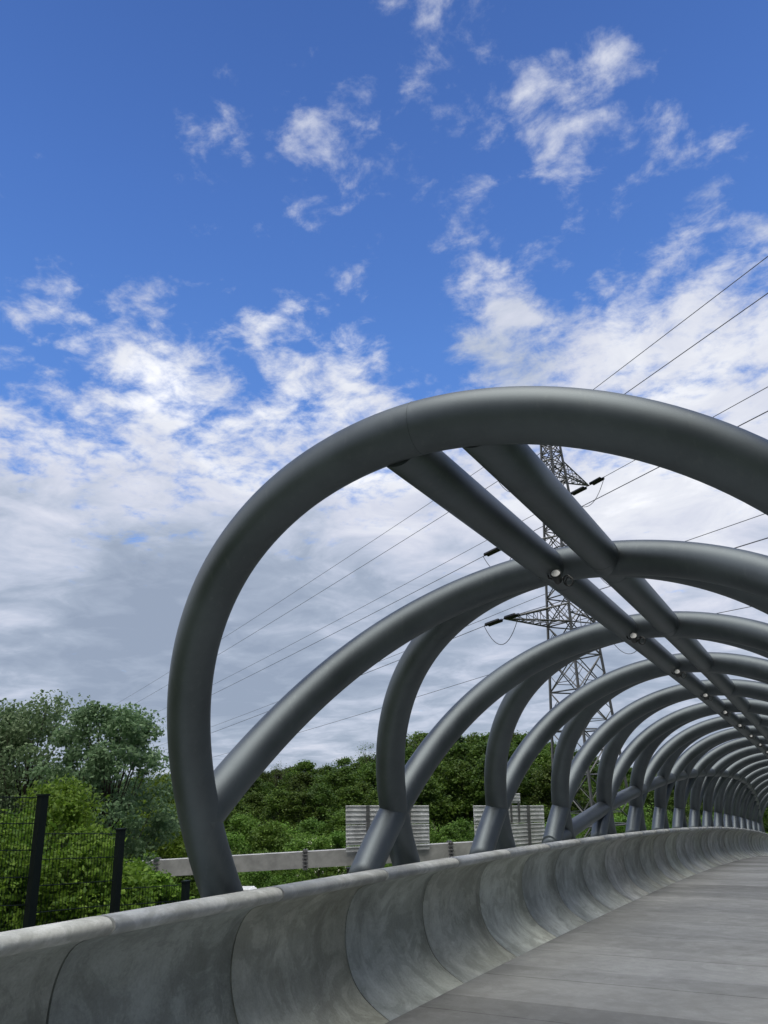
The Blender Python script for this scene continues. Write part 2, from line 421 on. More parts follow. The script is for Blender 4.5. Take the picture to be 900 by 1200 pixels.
# ------------------------------------------------------------------ terrain
def sstep(a, b, x):
    t = min(1, max(0, (x-a)/(b-a))); return t*t*(3-2*t)
END = Vector((0, 49.0))
def terrain(x, y):
    r = math.hypot(x-CAM.x, y)
    h = -7.5
    h += 8.5*sstep(66, 170, r)
    bank = 1-sstep(9, 30, math.hypot(x+5, y-2)*0.9)
    h += 5.6*bank*(1 if x < 0 else 1)
    far = 1-sstep(3, 26, math.hypot(x-1, y-57))
    h = max(h, h + (-3.15-h)*far) if far > 0 else h
    if abs(x) < 6 and y < 46: h = min(h, elev(max(y, 0))-1.3)
    h += 0.35*noise.noise(Vector((x*0.09, y*0.09, 0)))*sstep(8, 30, r)
    return h
t = MB(); N = 190
def gx(k):
    u = (k/N)*2-1; return math.copysign(abs(u)**2.6, u)*2600 + u*60
idx = {}
for j in range(N+1):
    for i in range(N+1):
        x, y = gx(i), gx(j)+20
        t.v.append((x, y, terrain(x, y)))
for j in range(N):
    for i in range(N):
        q = j*(N+1)+i; t.f.append((q, q+1, q+N+2, q+N+1)); t.sm.append(True)
tag(t.build('ground', GRASS), kind='structure')
# road under the footbridge
rd = MB(); pm = MB()
gA, gB = at(150, 1012, 53), at(700, 990, 53)
gx_ = (gB-gA); gx_.z = 0; gx_.normalize(); gn = Vector((-gx_.y, gx_.x, 0))    # along the gantry, away from us
rc = at(300, 909, 50); rc.z = 0
def rpt(u, v): 
    p = rc + gn*u + gx_*v; return p
for k in range(40):
    for q in range(6):
        pts = []
        for (u, v) in ((k, q), (k+1, q), (k+1, q+1), (k, q+1)):
            p = rpt(-40+u*1.6, -11+v*4.0); pts.append((p.x, p.y, max(terrain(p.x, p.y), -7.6)+0.12))
        rd.quad(*pts[::-1])
for v in (-7.0, -3.4, 0.2, 3.8, 7.4):
    for k in range(0, 40, 3):
        a = rpt(-40+k*1.6, v); b = rpt(-40+(k+1.5)*1.6, v); za, zb = max(terrain(a.x, a.y), -7.6)+0.16, max(terrain(b.x, b.y), -7.6)+0.16
        pm.quad((a.x, a.y, za), (b.x, b.y, zb), (b.x+gx_.x*0.15, b.y+gx_.y*0.15, zb), (a.x+gx_.x*0.15, a.y+gx_.y*0.15, za))
tag(rd.build('road', ASPH), kind='structure'); tag(pm.build('road_markings', PAINTW), kind='structure')

# ------------------------------------------------------------------ sign gantry
pL, pR = at(140, 1020, 53), at(660, 989.5, 53)
ax = (pR-pL); Lg = ax.length; ax.normalize()
gnn = Vector((-ax.y, ax.x, 0)).normalized(); gup = ax.cross(gnn); gup = gup if gup.z > 0 else -gup
px_h = 0.92
gt = empty('sign_gantry', ((pL+pR)/2).xy.to_3d() + Vector((0, 0, -7.5)))
tag(gt, 'pale grey steel gantry beam with bolted splices spanning the road', 'gantry'); iv = rebase(gt)
f1 = plane_hit(358, 1010, pL, gnn); f2 = plane_hit(528, 999, pL, gnn)
s1, s2 = (f1-pL).dot(ax), (f2-pL).dot(ax); step = s2-s1
cuts = [0] + [c for c in (s1-step, s1, s2, s2+step) if 0.5 < c < Lg-0.5] + [Lg]
for a, b in zip(cuts[:-1], cuts[1:]):
    m = MB(); m.box(pL + ax*((a+b)/2), (b-a-0.02, 0.7, px_h), (ax, gnn, gup)); m.build('beam_segment', BEAMP, gt, iv)
for c in cuts[1:-1]:
    m = MB()
    for s in (-0.07, 0.07): m.box(pL+ax*(c+s), (0.05, 0.86, px_h+0.24), (ax, gnn, gup))
    for k in range(6):
        for e in (-0.40, 0.40):
            m.bar(pL+ax*(c-0.16)+gup*(-0.5+0.2*k)+gnn*e, pL+ax*(c+0.16)+gup*(-0.5+0.2*k)+gnn*e, 0.035, 6)
    m.build('splice_flange', GALV, gt, iv)
for s in (0.6, Lg-0.6):
    p = pL+ax*s; m = MB(); m.tube([Vector((p.x, p.y, -8.2)), Vector((p.x, p.y, p.z-0.4))], 0.45, 16); m.build('post', BEAMP, gt, iv)
m = MB()
kA, kB = plane_hit(406, 1018, pL, gnn), plane_hit(447, 1016, pL, gnn)
cA = (kA+kB)/2; m.box(cA - gup*0.30 - gnn*0.1, ((kB-kA).length, 0.8, 0.75), (ax, gnn, gup)); m.build('cable_box', LAMPB, gt, iv)

def sign(name, corners, splits, posts, label, extra=None):
    bl = plane_hit(*corners[0], pL-gnn*0.55, gnn); br = plane_hit(*corners[1], pL-gnn*0.55, gnn); tr = plane_hit(*corners[2], pL-gnn*0.55, gnn); tl = plane_hit(*corners[3], pL-gnn*0.55, gnn)
    r = empty(name, ((bl+br)/2)); ivs = rebase(r)
    def P(u, v, o=0.0): return bl*(1-u)*(1-v) + br*u*(1-v) + tr*u*v + tl*(1-u)*v + gnn*o
    def slab(m, u0, u1, v0, v1, o0, o1):
        n = len(m.v)
        for o in (o0, o1):
            for (u, v) in ((u0, v0), (u1, v0), (u1, v1), (u0, v1)): m.v.append(tuple(P(u, v, o)))
        for q in ((0,1,2,3),(7,6,5,4),(0,4,5,1),(1,5,6,2),(2,6,7,3),(3,7,4,0)):
            m.f.append(tuple(n+k for k in q)); m.sm.append(False)
    for (v0, v1, nr) in splits:
        m = MB(); slab(m, 0, 1, v0, v1, 0.0, 0.05)
        for k in range(nr):
            vv = v0 + (v1-v0)*(k+0.5)/nr; h = (v1-v0)/nr
            slab(m, 0.002, 0.998, vv+h*0.30, vv+h*0.46, -0.075, 0.0)
            slab(m, 0.002, 0.998, vv+h*0.05, vv+h*0.12, -0.03, 0.0)
        m.build('sign_panel', ALU, r, ivs)
    for u in posts:
        m = MB(); slab(m, u-0.012, u+0.012, -0.10, 1.0, -0.20, -0.08); slab(m, u-0.022, u+0.022, -0.10, 1.0, -0.21, -0.20); m.build('stiffener_post', GALV, r, ivs)
    if extra:
        (u0, u1, v0, v1), nr = extra
        m = MB(); slab(m, u0, u1, v0, v1, 0.0, 0.05)
        for k in range(nr):
            vv = v0 + (v1-v0)*(k+0.5)/nr; h = (v1-v0)/nr; slab(m, u0, u1, vv+h*0.25, vv+h*0.42, -0.075, 0.0)
        m.build('top_panel', ALU, r, ivs)
        m = MB()
        for u in (u0+0.03, u1-0.03): slab(m, u-0.012, u+0.012, 0.6, v0+0.03, -0.16, -0.08)
        m.build('bracket', GALV, r, ivs)
    tag(r, label, 'road sign', 'backs of road signs on the gantry'); return r
sign('road_sign', ((405.5, 998.5), (503.5, 995), (502.5, 944), (405, 944)), ((0.0, 0.11, 1), (0.135, 0.565, 5), (0.59, 1.0, 4)), (0.265, 0.755), 'left road sign on the gantry seen from its ribbed aluminium back, without a top plate')
sign('road_sign', ((557.5, 998), (639, 990), (637, 944), (554.5, 944)), ((0.0, 0.56, 6), (0.585, 1.0, 4)), (0.285, 0.77), 'right road sign with a small plate rising above its ribbed back', ((0.50, 0.67, 1.06, 1.30), 3))

# ------------------------------------------------------------------ cars on the road
def car(px, py, dist, rz, label, van):
    p = at(px, py, dist); h = 1.9 if van else 1.45; L = 4.9 if van else 4.2; W = 1.85 if van else 1.75
    z = max(terrain(p.x, p.y), -7.6)+0.12
    r = empty('parked_van' if van else 'parked_car', (p.x, p.y, z), rz)
    prof = [(-L/2, .35), (-L/2, .95), (-L/2+.1, h-.25), (-L/2+.35, h), (L*.12, h), (L*.30, h*.62), (L/2-.1, h*.5), (L/2, .6), (L/2, .35)] if van else \
           [(-L/2, .35), (-L/2, .8), (-L/2+.25, .95), (-L*.32, h-.05), (-L*.1, h), (L*.08, h-.03), (L*.27, .93), (L/2-.2, .78), (L/2, .6), (L/2, .35)]
    b = MB(); n = len(prof)
    for s in (-1, 1):
        for (x, zz) in prof: b.v.append((x, s*W/2*(1 if zz < h*.6 else .86), zz))
    for k in range(n):
        k2 = (k+1) % n; b.f.append((k, k2, n+k2, n+k)); b.sm.append(False)
    b.f.append(tuple(reversed(range(n)))); b.f.append(tuple(range(n, 2*n))); b.sm += [False, False]
    bo = b.build('body', CARW, r)
    bv = bo.modifiers.new('bevel', 'BEVEL'); bv.width = .06; bv.segments = 2
    for s in (-1, 1):
        g = MB(); g.quad((-L*.30, s*(W/2*.93+.012), h*.62), (L*.2, s*(W/2*.93+.012), h*.62), (L*.06, s*(W/2*.86+.014), h*.93), (-L*.26, s*(W/2*.86+.014), h*.93)); g.build('window', CARG, r)
        for x in (-L*.3, L*.3):
            w = MB(); w.tube([(x, s*(W/2-.1), .32), (x, s*(W/2+.02), .32)], .32, 18); wo = w.build('wheel', TYRE, r)
    tag(r, label, 'van' if van else 'car'); return r
car(285, 1045, 60.2, 0.4, 'white van below the footbridge, only its roof showing at the foot of the nearest arch', True)
car(206, 1050, 62.5, 0.9, 'white car seen through the lowest wire fence panel beside its post', False)

# ------------------------------------------------------------------ lattice pylon and its lines
TD = 65.0
hd = hdir(668, 722); TB = Vector((CAM.x, CAM.y, 0)) + hd*TD
dl = ray(-124, 985); drt = -ray(177, 856)
lh = Vector((dl.x, dl.y, 0)).normalized()
arm = Vector((-lh.y, lh.x, 0))
if arm.dot(Vector((rt0.x, rt0.y, 0))) < 0: arm = -arm       # towards image right
armn = Vector((-arm.y, arm.x, 0))
def tip(px, py):
    p = plane_hit(px, py, TB, armn); return (p-TB).dot(arm), p.z
lo_l, lo_z = tip(591, 725); lo_r = -lo_l
up_r, up_z = tip(690, 569); up_l = -up_r*1.0
mid_l, mid_z = tip(589, 641)
zb = terrain(TB.x, TB.y)-0.3
z_top = tip(645, 508)[1]; z800 = tip(672, 800)[1]; z515 = tip(645, 520)[1]
def hw(z):
    w515, w800 = 0.58, 1.58
    return w515 + (w800-w515)*(z515-z)/(z515-z800)
py = empty('lattice_pylon', (TB.x, TB.y, zb)); tag(py, 'tall grey lattice steel pylon with cross arms standing behind the canopy', 'pylon'); iv = rebase(py)
def corner(k, z):
    sx, sy = ((-1, -1), (1, -1), (1, 1), (-1, 1))[k]; w = hw(z)
    return Vector((TB.x, TB.y, z)) + arm*sx*w + armn*sy*w
lev = []; z = zb
while z < z_top-0.5:
    lev.append(z); z += max(1.0, hw(z)*1.75)
lev.append(z_top)
for k in range(4):
    m = MB(); m.bar(corner(k, zb), corner(k, z_top), 0.11, 4); m.build('leg', GALV, py, iv)
for k in range(4):
    m = MB(); k2 = (k+1) % 4
    for a, b in zip(lev[:-1], lev[1:]):
        A, B, C2, D2 = corner(k, a), corner(k2, a), corner(k2, b), corner(k, b)
        m.bar(A, C2, 0.06); m.bar(B, D2, 0.06); m.bar(D2, C2, 0.06)
        if hw(a) > 1.3:
            X = (A+C2)/2; 
            mA, mB = (A+D2)/2, (B+C2)/2
            m.bar(mA, (A+X)/2, 0.03); m.bar(mA, (D2+X)/2, 0.03); m.bar(mB, (B+X)/2, 0.03); m.bar(mB, (C2+X)/2, 0.03)
            m.bar((A+X)/2, (B+X)/2, 0.03)
    m.build('bracing', GALV, py, iv)
def cross_arm(Lx, z):
    m = MB(); s = 1 if Lx > 0 else -1; w = hw(z); T = Vector((TB.x, TB.y, z)) + arm*Lx
    h = 1.5
    A = [Vector((TB.x, TB.y, z)) + arm*s*w + armn*e*w for e in (-1, 1)]
    U = [Vector((TB.x, TB.y, z+h)) + arm*s*hw(z+h) + armn*e*hw(z+h) for e in (-1, 1)]
    for e in (0, 1): m.bar(A[e], T, 0.075); m.bar(U[e], T, 0.075)
    n = 6
    for j in range(1, n):
        t0, t1 = (j-1)/n, j/n
        a = [A[e].lerp(T, t1) for e in (0, 1)]; u = [U[e].lerp(T, t1) for e in (0, 1)]
        a0 = [A[e].lerp(T, t0) for e in (0, 1)]; u0 = [U[e].lerp(T, t0) for e in (0, 1)]
        m.bar(a[0], a[1], 0.035); m.bar(u[0], u[1], 0.03); m.bar(a0[0], a[1], 0.03); m.bar(u0[1], u[0], 0.03)
        for e in (0, 1): m.bar(a[e], u[e], 0.03); m.bar(a0[e], u[e], 0.03)
    m.build('cross_arm', GALV, py, iv); return T
peak = Vector((TB.x, TB.y, z_top))
pk = MB()
for k in range(4): pk.bar(corner(k, z_top), peak+Vector((0, 0, 0.9)), 0.05)
pk.build('peak', GALV, py, iv)
def insulator(a, d):
    m = MB(); e = a + d*2.6; side = Vector((-d.y, d.x, 0)).normalized()*0.17
    for s in (-1, 1):
        pts, rr = [], []
        for q in range(29):
            pts.append(a + d*(0.5+1.7*q/28) + side*s); rr.append(0.15 if q % 2 else 0.11)
        m.tube(pts, rr, 8)
    for q in (0.48, 2.22): m.bar(a+d*q-side*1.3, a+d*q+side*1.3, 0.05)
    m.bar(a, a+d*0.5, 0.04); m.bar(a+d*2.2, e, 0.04)
    m.build('insulator', INSUL, py, iv); return e
arms = [(up_l, up_z, 'upper left'), (up_r, up_z, 'upper right'), (mid_l, mid_z, 'middle left'), (-mid_l, mid_z, 'middle right'), (lo_l, lo_z, 'lower left'), (lo_r, lo_z, 'lower right')]
def wire(p0, d, L, sag, label):
    m = MB(); n = 26
    m.tube([p0 + d*(L*k/n) - Vector((0, 0, 4*sag*(k/n)*(1-k/n))) for k in range(n+1)], 0.026, 6)
    tag(m.build('power_line', CABLE), label, 'power line', 'power lines strung from the pylon')
for Lx, z, nm in arms:
    T = cross_arm(Lx, z)
    e1 = insulator(T, dl); e2 = insulator(T, drt)
    j = MB(); j.tube([e1.lerp(e2, k/16) - Vector((0, 0, 1.9*4*(k/16)*(1-k/16))) for k in range(17)], 0.028, 6); j.build('jumper_loop', CABLE, py, iv)
    wire(e1, dl, 260, 1.5, 'thin power line running down left from the %s arm of the pylon' % nm)
    wire(e2, drt, 95, 0.15, 'thin power line running up right from the %s arm of the pylon' % nm)
wire(peak+Vector((0, 0, 0.9)), dl, 260, 1.5, 'topmost thin line running down left from the pylon peak')
wire(peak+Vector((0, 0, 0.9)), drt, 95, 0.15, 'topmost thin line running up right from the pylon peak')

# ------------------------------------------------------------------ wire fence
fp = [(at(50.5, 932.5, 8.9), 'left'), (at(141.5, 972.5, 9.9), 'mid'), (at(218, 1033.5, 10.9), 'low')]
d01 = fp[1][0]-fp[0][0]; d01.z = 0
p_prev = fp[0][0] - d01 + Vector((0, 0, 0.30))
posts = [p_prev] + [p for p, _ in fp]
fr = empty('wire_fence', (posts[1].x, posts[1].y, terrain(posts[1].x, posts[1].y)))
tag(fr, 'dark green welded wire fence stepping down the bank behind the parapet', 'fence'); iv = rebase(fr)
for k, p in enumerate(posts):
    m = MB(); dd = d01.normalized(); nn_ = Vector((-dd.y, dd.x, 0))
    zg = terrain(p.x, p.y)-0.3
    m.box(Vector((p.x, p.y, (p.z+zg)/2)), (0.10, 0.06, p.z-zg), (dd, nn_, Vector((0, 0, 1))))
    m.box(Vector((p.x, p.y, p.z+0.008)), (0.115, 0.075, 0.016), (dd, nn_, Vector((0, 0, 1))))
    m.build('fence_post', BLACKST, fr, iv)
PC = [((-40, 934, 8.0), (45, 934.5, 8.9), (-45, 1062, 8.0), (38, 1060, 8.9)), ((53, 977, 8.95), (137, 977, 9.85), (42, 1069.5, 8.95), (129, 1060.5, 9.85)), ((144, 1041.5, 9.95), (213, 1037, 10.85), (140, 1100, 9.95), (210, 1093, 10.85))]
for (tl, tr_, bl, br) in PC:
    TLp, TRp = at(*tl), at(*tr_)
    BLp, BRp = at(*bl), at(*br)
    hl, hr = TLp.z-BLp.z, TRp.z-BRp.z
    m = MB(); n = int((TRp-TLp).length/0.05)
    rows_ = 3 if tl[0] > 0 else 4
    for q in range(1, n):
        T = TLp.lerp(TRp, q/n); h = hl+(hr-hl)*q/n
        m.bar(T+Vector((0, 0, 0.01)), T-Vector((0, 0, h*1.75)), 0.0036, 4)
    for q in range(0, 7):
        f = q/rows_
        if f > 1.75: break
        for o in (0.006, -0.006):
            m.bar(TLp-Vector((0, 0, hl*f))+nn_*o, TRp-Vector((0, 0, hr*f))+nn_*o, 0.0042, 4)
    m.build('mesh_panel', BLACKST, fr, iv)

# ------------------------------------------------------------------ vegetation
def rnd_unit(r):
    while True:
        v = Vector((r.uniform(-1, 1), r.uniform(-1, 1), r.uniform(-1, 1)))
        if 0.05 < v.length < 1: return v.normalized()
def leaf(m, p, size, r, outward=None, fold=True):
    n = rnd_unit(r)
    if outward is not None: n = (n + outward*0.7 + Vector((0, 0, 0.35))).normalized()
    a = n.cross(rnd_unit(r)).normalized(); b = n.cross(a)
    s = size*r.uniform(0.6, 1.3); w = s*r.uniform(0.55, 0.8)
    m.quad(p - a*s*0.5, p + b*w*0.5 - n*s*0.08, p + a*s*0.5, p - b*w*0.5 - n*s*0.08)
def tree_mesh(seed, H, W, trunk_h, nclump, per, lsize, shape='round', sparse=0.0, trunk_r=None):
    """trunk with limbs, crown of leaf clumps carried by those limbs; returns (trunk MB, crown MB) around the foot"""
    r = random.Random(seed); tr = MB(); cr = MB(); tr_r = trunk_r or H*0.018
    top = Vector((r.uniform(-.06, .06)*H, r.uniform(-.06, .06)*H, H*0.86))
    spine = [Vector((0, 0, -0.4)).lerp(top, k/8) + Vector((r.uniform(-1, 1), r.uniform(-1, 1), 0))*H*0.012*(k > 0) for k in range(9)]
    tr.tube(spine, [tr_r*(1-0.85*k/8) for k in range(9)], 7)
    for c in range(nclump):
        u = r.random()
        hz = trunk_h + (H-trunk_h)*(u**0.8)
        f = (hz-trunk_h)/(H-trunk_h)
        if shape == 'round': env = math.sin(math.pi*min(1, 0.12+0.86*f))**0.7
        elif shape == 'cone': env = (1-f)*0.95+0.05
        elif shape == 'poplar': env = 0.30+0.75*math.sin(math.pi*min(1, 0.18+0.74*f))
        else: env = math.sqrt(max(0, 1-f*f))
        ang = r.uniform(0, 2*math.pi); rr = W*env*math.sqrt(r.uniform(0.10, 1.0))*r.uniform(0.8, 1.08)
        k = min(7, int(8*max(0.15, (hz-0.18*H)/H))); base = spine[k]
        ctr = Vector((math.cos(ang)*rr + top.x*f, math.sin(ang)*rr + top.y*f, hz))
        mid = base.lerp(ctr, 0.5) + Vector((0, 0, -0.03*H))
        if c % 2 == 0 or sparse: tr.tube([base, mid, ctr], [tr_r*0.30, tr_r*0.19, tr_r*0.06], 5)
        cs = W*r.uniform(0.16, 0.34)*(1.25 if shape != 'poplar' else 0.95)
        for q in range(int(per*r.uniform(0.6, 1.3))):
            dv = rnd_unit(r); p = ctr + Vector((dv.x, dv.y, dv.z*0.75))*cs*(r.random()**0.45)
            leaf(cr, p, lsize, r, dv)
        if sparse:
            for q in range(3):
                tw = ctr + rnd_unit(r)*cs*1.3; tr.tube([mid, ctr, tw], [tr_r*0.1, tr_r*0.07, tr_r*0.03], 4)
    return tr, cr
def plant(kindname, tr, cr, leafm, loc, scale, rz, label, cat, group=None, src=None):
    if src is None:
        o = empty(kindname, loc, rz); tr.build('trunk', BARK, o); cr.build('crown', leafm, o)
    else:
        o = copy_tree(src); o.location = loc; o.rotation_euler = (0, 0, rz)
    o.scale = scale
    tag(o, label, cat, group); return o
def gpt(px, dist):
    p = CAM + hdir(px)*dist; return Vector((p.x, p.y, terrain(p.x, p.y)))
def top_z(py, px, dist): return at(px, py, dist).z

# pale poplars behind the fence
pops = [(-40, 836, 25, 2.3, 'pale grey-green poplar at the left picture edge, behind the fence'),
        (42, 818, 24, 2.1, 'pale grey-green poplar, the tallest, rising over the left fence post'),
        (138, 828, 22, 1.75, 'pale grey-green poplar with a dark bare fork above the second fence post')
        ]
for n, (px, tp, dist, W, lab) in enumerate(pops):
    loc = gpt(px, dist); H = (top_z(tp, px, dist)-loc.z)*0.98
    tr, cr = tree_mesh(40+n, H, W, H*(0.42 if n == 2 else 0.26), 120, 170, 0.105, 'poplar', 0.0, 0.09)
    plant('poplar_tree', tr, cr, L_POP, loc, (1, 1, 1), 0, lab, 'tree')
# bright shrubs behind the wire
shr = [(-40, 955, 12.5, 1.3, 'bright green bush behind the fence at the left picture edge'), (30, 968, 13.5, 1.2, 'bright green bush behind the tallest fence post'),
       (75, 918, 16.5, 1.35, 'tall yellow-green bush between the two tall fence posts'), (105, 985, 12.6, 1.0, 'low bright green bush behind the middle wire panel'),
       (158, 1018, 15.0, 0.9, 'yellow-green bush below the end of the gantry beam'), (192, 1026, 14.5, 0.8, 'leafy bush right of the second fence post, below the gantry beam'),
       (190, 948, 67.0, 5.0, 'large green bush behind the gantry beam, left of the nearest arch'), (205, 912, 72.0, 4.6, 'tall green bush farther back, beside the left edge of the nearest arch'), (150, 1030, 13.0, 0.8, 'low green bush behind the lowest wire panel')]
for n, (px, tp, dist, W, lab) in enumerate(shr):
    loc = gpt(px, dist); H = top_z(tp, px, dist)-loc.z
    tr, cr = tree_mesh(80+n, H, W, H*0.12, 70, 170, 0.085 if dist < 30 else 0.26, 'dome', 0.0, 0.045)
    plant('bush', tr, cr, L_LIME, loc, (1, 1, 1), 0, lab, 'bush', 'bright bushes behind the wire fence')

# wooded hillside across the road
R = random.Random(21)
def prof_y(px, tab):
    for (a, ya), (b, yb) in zip(tab[:-1], tab[1:]):
        if px <= b: return ya + (yb-ya)*(px-a)/(b-a)
    return tab[-1][1]
TOPT = [(-300, 905), (150, 905), (250, 903), (300, 902), (350, 899), (400, 893), (440, 884), (480, 868), (560, 862), (610, 866), (650, 874), (700, 888), (760, 900), (900, 905), (1300, 905)]
var = {}
def variant(kind, n):
    key = (kind, n)
    if key in var: return var[key]
    if kind == 'dark': tr, cr = tree_mesh(200+n, 10, 3.4, 1.6, 85, 85, 0.36, 'round')
    elif kind == 'conifer': tr, cr = tree_mesh(300+n, 11, 2.3, 2.0, 60, 60, 0.32, 'cone')
    elif kind == 'bare': tr, cr = tree_mesh(400+n, 9, 2.6, 2.5, 60, 9, 0.20, 'round', 1.0, 0.11)
    else: tr, cr = tree_mesh(500+n, 4, 2.3, 0.2, 60, 90, 0.20, 'dome')
    var[key] = [tr, cr, None]; return var[key]
MATS = {'dark': L_DARK, 'conifer': L_CON, 'bare': L_MID, 'shrub': L_MID}
NAMES = {'dark': 'broadleaf_tree', 'conifer': 'conifer_tree', 'bare': 'thin_crowned_tree', 'shrub': 'hillside_shrub'}
def put(kind, n, px, dist, tp, wide, label, group):
    loc = gpt(px, dist); H0 = {'dark': 10, 'conifer': 11, 'bare': 9, 'shrub': 4}[kind]
    H = max(1.5, top_z(tp, px, dist)-loc.z); s = H/H0/0.98
    v = variant(kind, n); sw = s*wide if kind != 'shrub' else max(s, 0.8)*wide
    rz = R.uniform(0, 6.28)
    if v[2] is None: v[2] = plant(NAMES[kind], v[0], v[1], MATS[kind], loc, (sw, sw, s), rz, label, 'bush' if kind == 'shrub' else 'tree', group)
    else: plant(NAMES[kind], None, None, None, loc, (sw, sw, s), rz, label, 'bush' if kind == 'shrub' else 'tree', group, v[2])
cnt = 0
for row, (dist, dy, stp) in enumerate(((128, 0, 21), (113, 12, 22), (99, 30, 26))):
    px = -230 + row*13
    while px < 1150:
        tp = prof_y(px, TOPT) + dy + R.uniform(-4, 9)
        lab, gr = (('dark green broadleaf tree on the crest of the wooded hillside', 'trees on the hillside crest') if row == 0 else
                   ('dark green broadleaf tree in the middle of the wooded hillside', 'trees in the middle of the hillside') if row == 1 else
                   ('dark green broadleaf tree low on the wooded hillside above the shrubs', 'lower trees on the hillside'))
        put('dark', cnt % 6, px, dist+R.uniform(-5, 5), tp, R.uniform(1.1, 1.55), lab, gr); cnt += 1
        px += stp*R.uniform(0.75, 1.25)
for px, tp, dist, lab in ((327, 896, 121, 'pale thin-crowned tree standing up beside the first light diagonal tube'), (432, 874, 120, 'pale thin-crowned tree just left of the dark second arch'), (487, 862, 120, 'pale thin-crowned tree between the second arch and its light diagonal')):
    put('bare', 0 if px < 400 else 1, px, dist, tp, 1.0, lab, None)
for px, tp, dist, lab in ((457, 862, 118, 'dark pointed conifer behind the second arch'), (541, 866, 125, 'dark pointed conifer on the hill crest between second and third arches')):
    put('conifer', 0, px, dist, tp, 1.0, lab, None)
for row, (dist, base) in enumerate(((86, 962), (77, 978), (70, 996), (64, 1014))):
    px = -200 + row*17
    while px < 1050:
        rows = ('top row of shrubs', 'upper row of shrubs', 'lower row of shrubs', 'bottom row of shrubs')[row]
        put('shrub', cnt % 4, px, dist+R.uniform(-3, 3), base + R.uniform(-9, 7) - (8 if px > 600 else 0), R.uniform(0.9, 1.25),
            'leafy green shrub in the %s on the slope below the wood' % rows, rows+' on the slope'); cnt += 1
        px += 44*R.uniform(0.75, 1.2)
# shrubs with white flowers above the beam
for px, tp, dist, lab in ((372, 984, 62, 'shrub dotted with white flowers just above the gantry beam splice'), (425, 986, 62, 'shrub dotted with white flowers beside the left road sign')):
    loc = gpt(px, dist); H = top_z(tp, px, dist)-loc.z
    tr, cr = tree_mesh(600+px, H, 1.9, 0.2, 46, 90, 0.22, 'dome')
    o = plant('flowering_shrub', tr, cr, L_MID, loc, (1, 1, 1), 0, lab, 'bush')
    fl = MB(); r2 = random.Random(px)
    for k in range(46):
        a = r2.uniform(0, 6.28); f = r2.uniform(0.45, 1.0); rr = 1.95*math.sqrt(max(0, 1-f*f)); p = Vector((math.cos(a)*rr, math.sin(a)*rr, f*H*1.02))
        for q in range(4): leaf(fl, p + rnd_unit(r2)*0.10, 0.11, r2)
    fl.build('blossom', L_BLOOM, o)
# trees closing the far end of the footbridge
for n, (x, y, hgt) in enumerate(((-4.5, 66, 5.2), (0.5, 70, 5.6), (5.5, 65, 5.4), (10, 69, 6))):
    v = variant('dark', n)
    loc = Vector((x, y, terrain(x, y)))
    plant('broadleaf_tree', None, None, None, loc, (hgt/10*1.1, hgt/10*1.1, hgt/10), n*1.3, 'broadleaf tree beyond the far end of the footbridge', 'tree', 'trees beyond the far end', v[2])

# ------------------------------------------------------------------ sky, sun
SUN_EL, SUN_AZ = rad(80), rad(150)                # high, behind the viewer (azimuth from +y towards +x)
w = bpy.data.worlds.new('World'); scene.world = w; w.use_nodes = True
nt = w.node_tree; bg = nt.nodes['Background']; bg.inputs['Strength'].default_value = 0.1
sky = nd(nt, 'ShaderNodeTexSky'); sky.sky_type = 'NISHITA'; sky.sun_disc = False
sky.sun_elevation = SUN_EL; sky.sun_rotation = SUN_AZ; sky.air_density = 1.0; sky.dust_density = 0.3; sky.ozone_density = 2.0
hs = nd(nt, 'ShaderNodeHueSaturation'); hs.inputs['Saturation'].default_value = 1.08; hs.inputs['Value'].default_value = 1.0
nt.links.new(sky.outputs[0], hs.inputs['Color'])
dirv = nd(nt, 'ShaderNodeTexCoord').outputs['Generated']
sp = nd(nt, 'ShaderNodeSeparateXYZ'); nt.links.new(dirv, sp.inputs[0])
zz = math_(nt, 'ADD', math_(nt, 'MAXIMUM', sp.outputs[2], 0.0), 0.16)
cx = nd(nt, 'ShaderNodeCombineXYZ'); nt.links.new(math_(nt, 'DIVIDE', sp.outputs[0], zz), cx.inputs[0]); nt.links.new(math_(nt, 'DIVIDE', sp.outputs[1], zz), cx.inputs[1])
pl = cx.outputs[0]
n1 = noise_(nt, mapping(nt, pl, (1, 1, 1), (3.1, 1.7, 0)), 2.7, 11, 0.63, 0.15)
n2 = noise_(nt, mapping(nt, pl, (1, 1, 1), (7.3, 4.2, 0)), 12.0, 10, 0.62, 0.22)
dens = math_(nt, 'ADD', math_(nt, 'MULTIPLY', n1, 0.46), math_(nt, 'MULTIPLY', n2, 0.54))
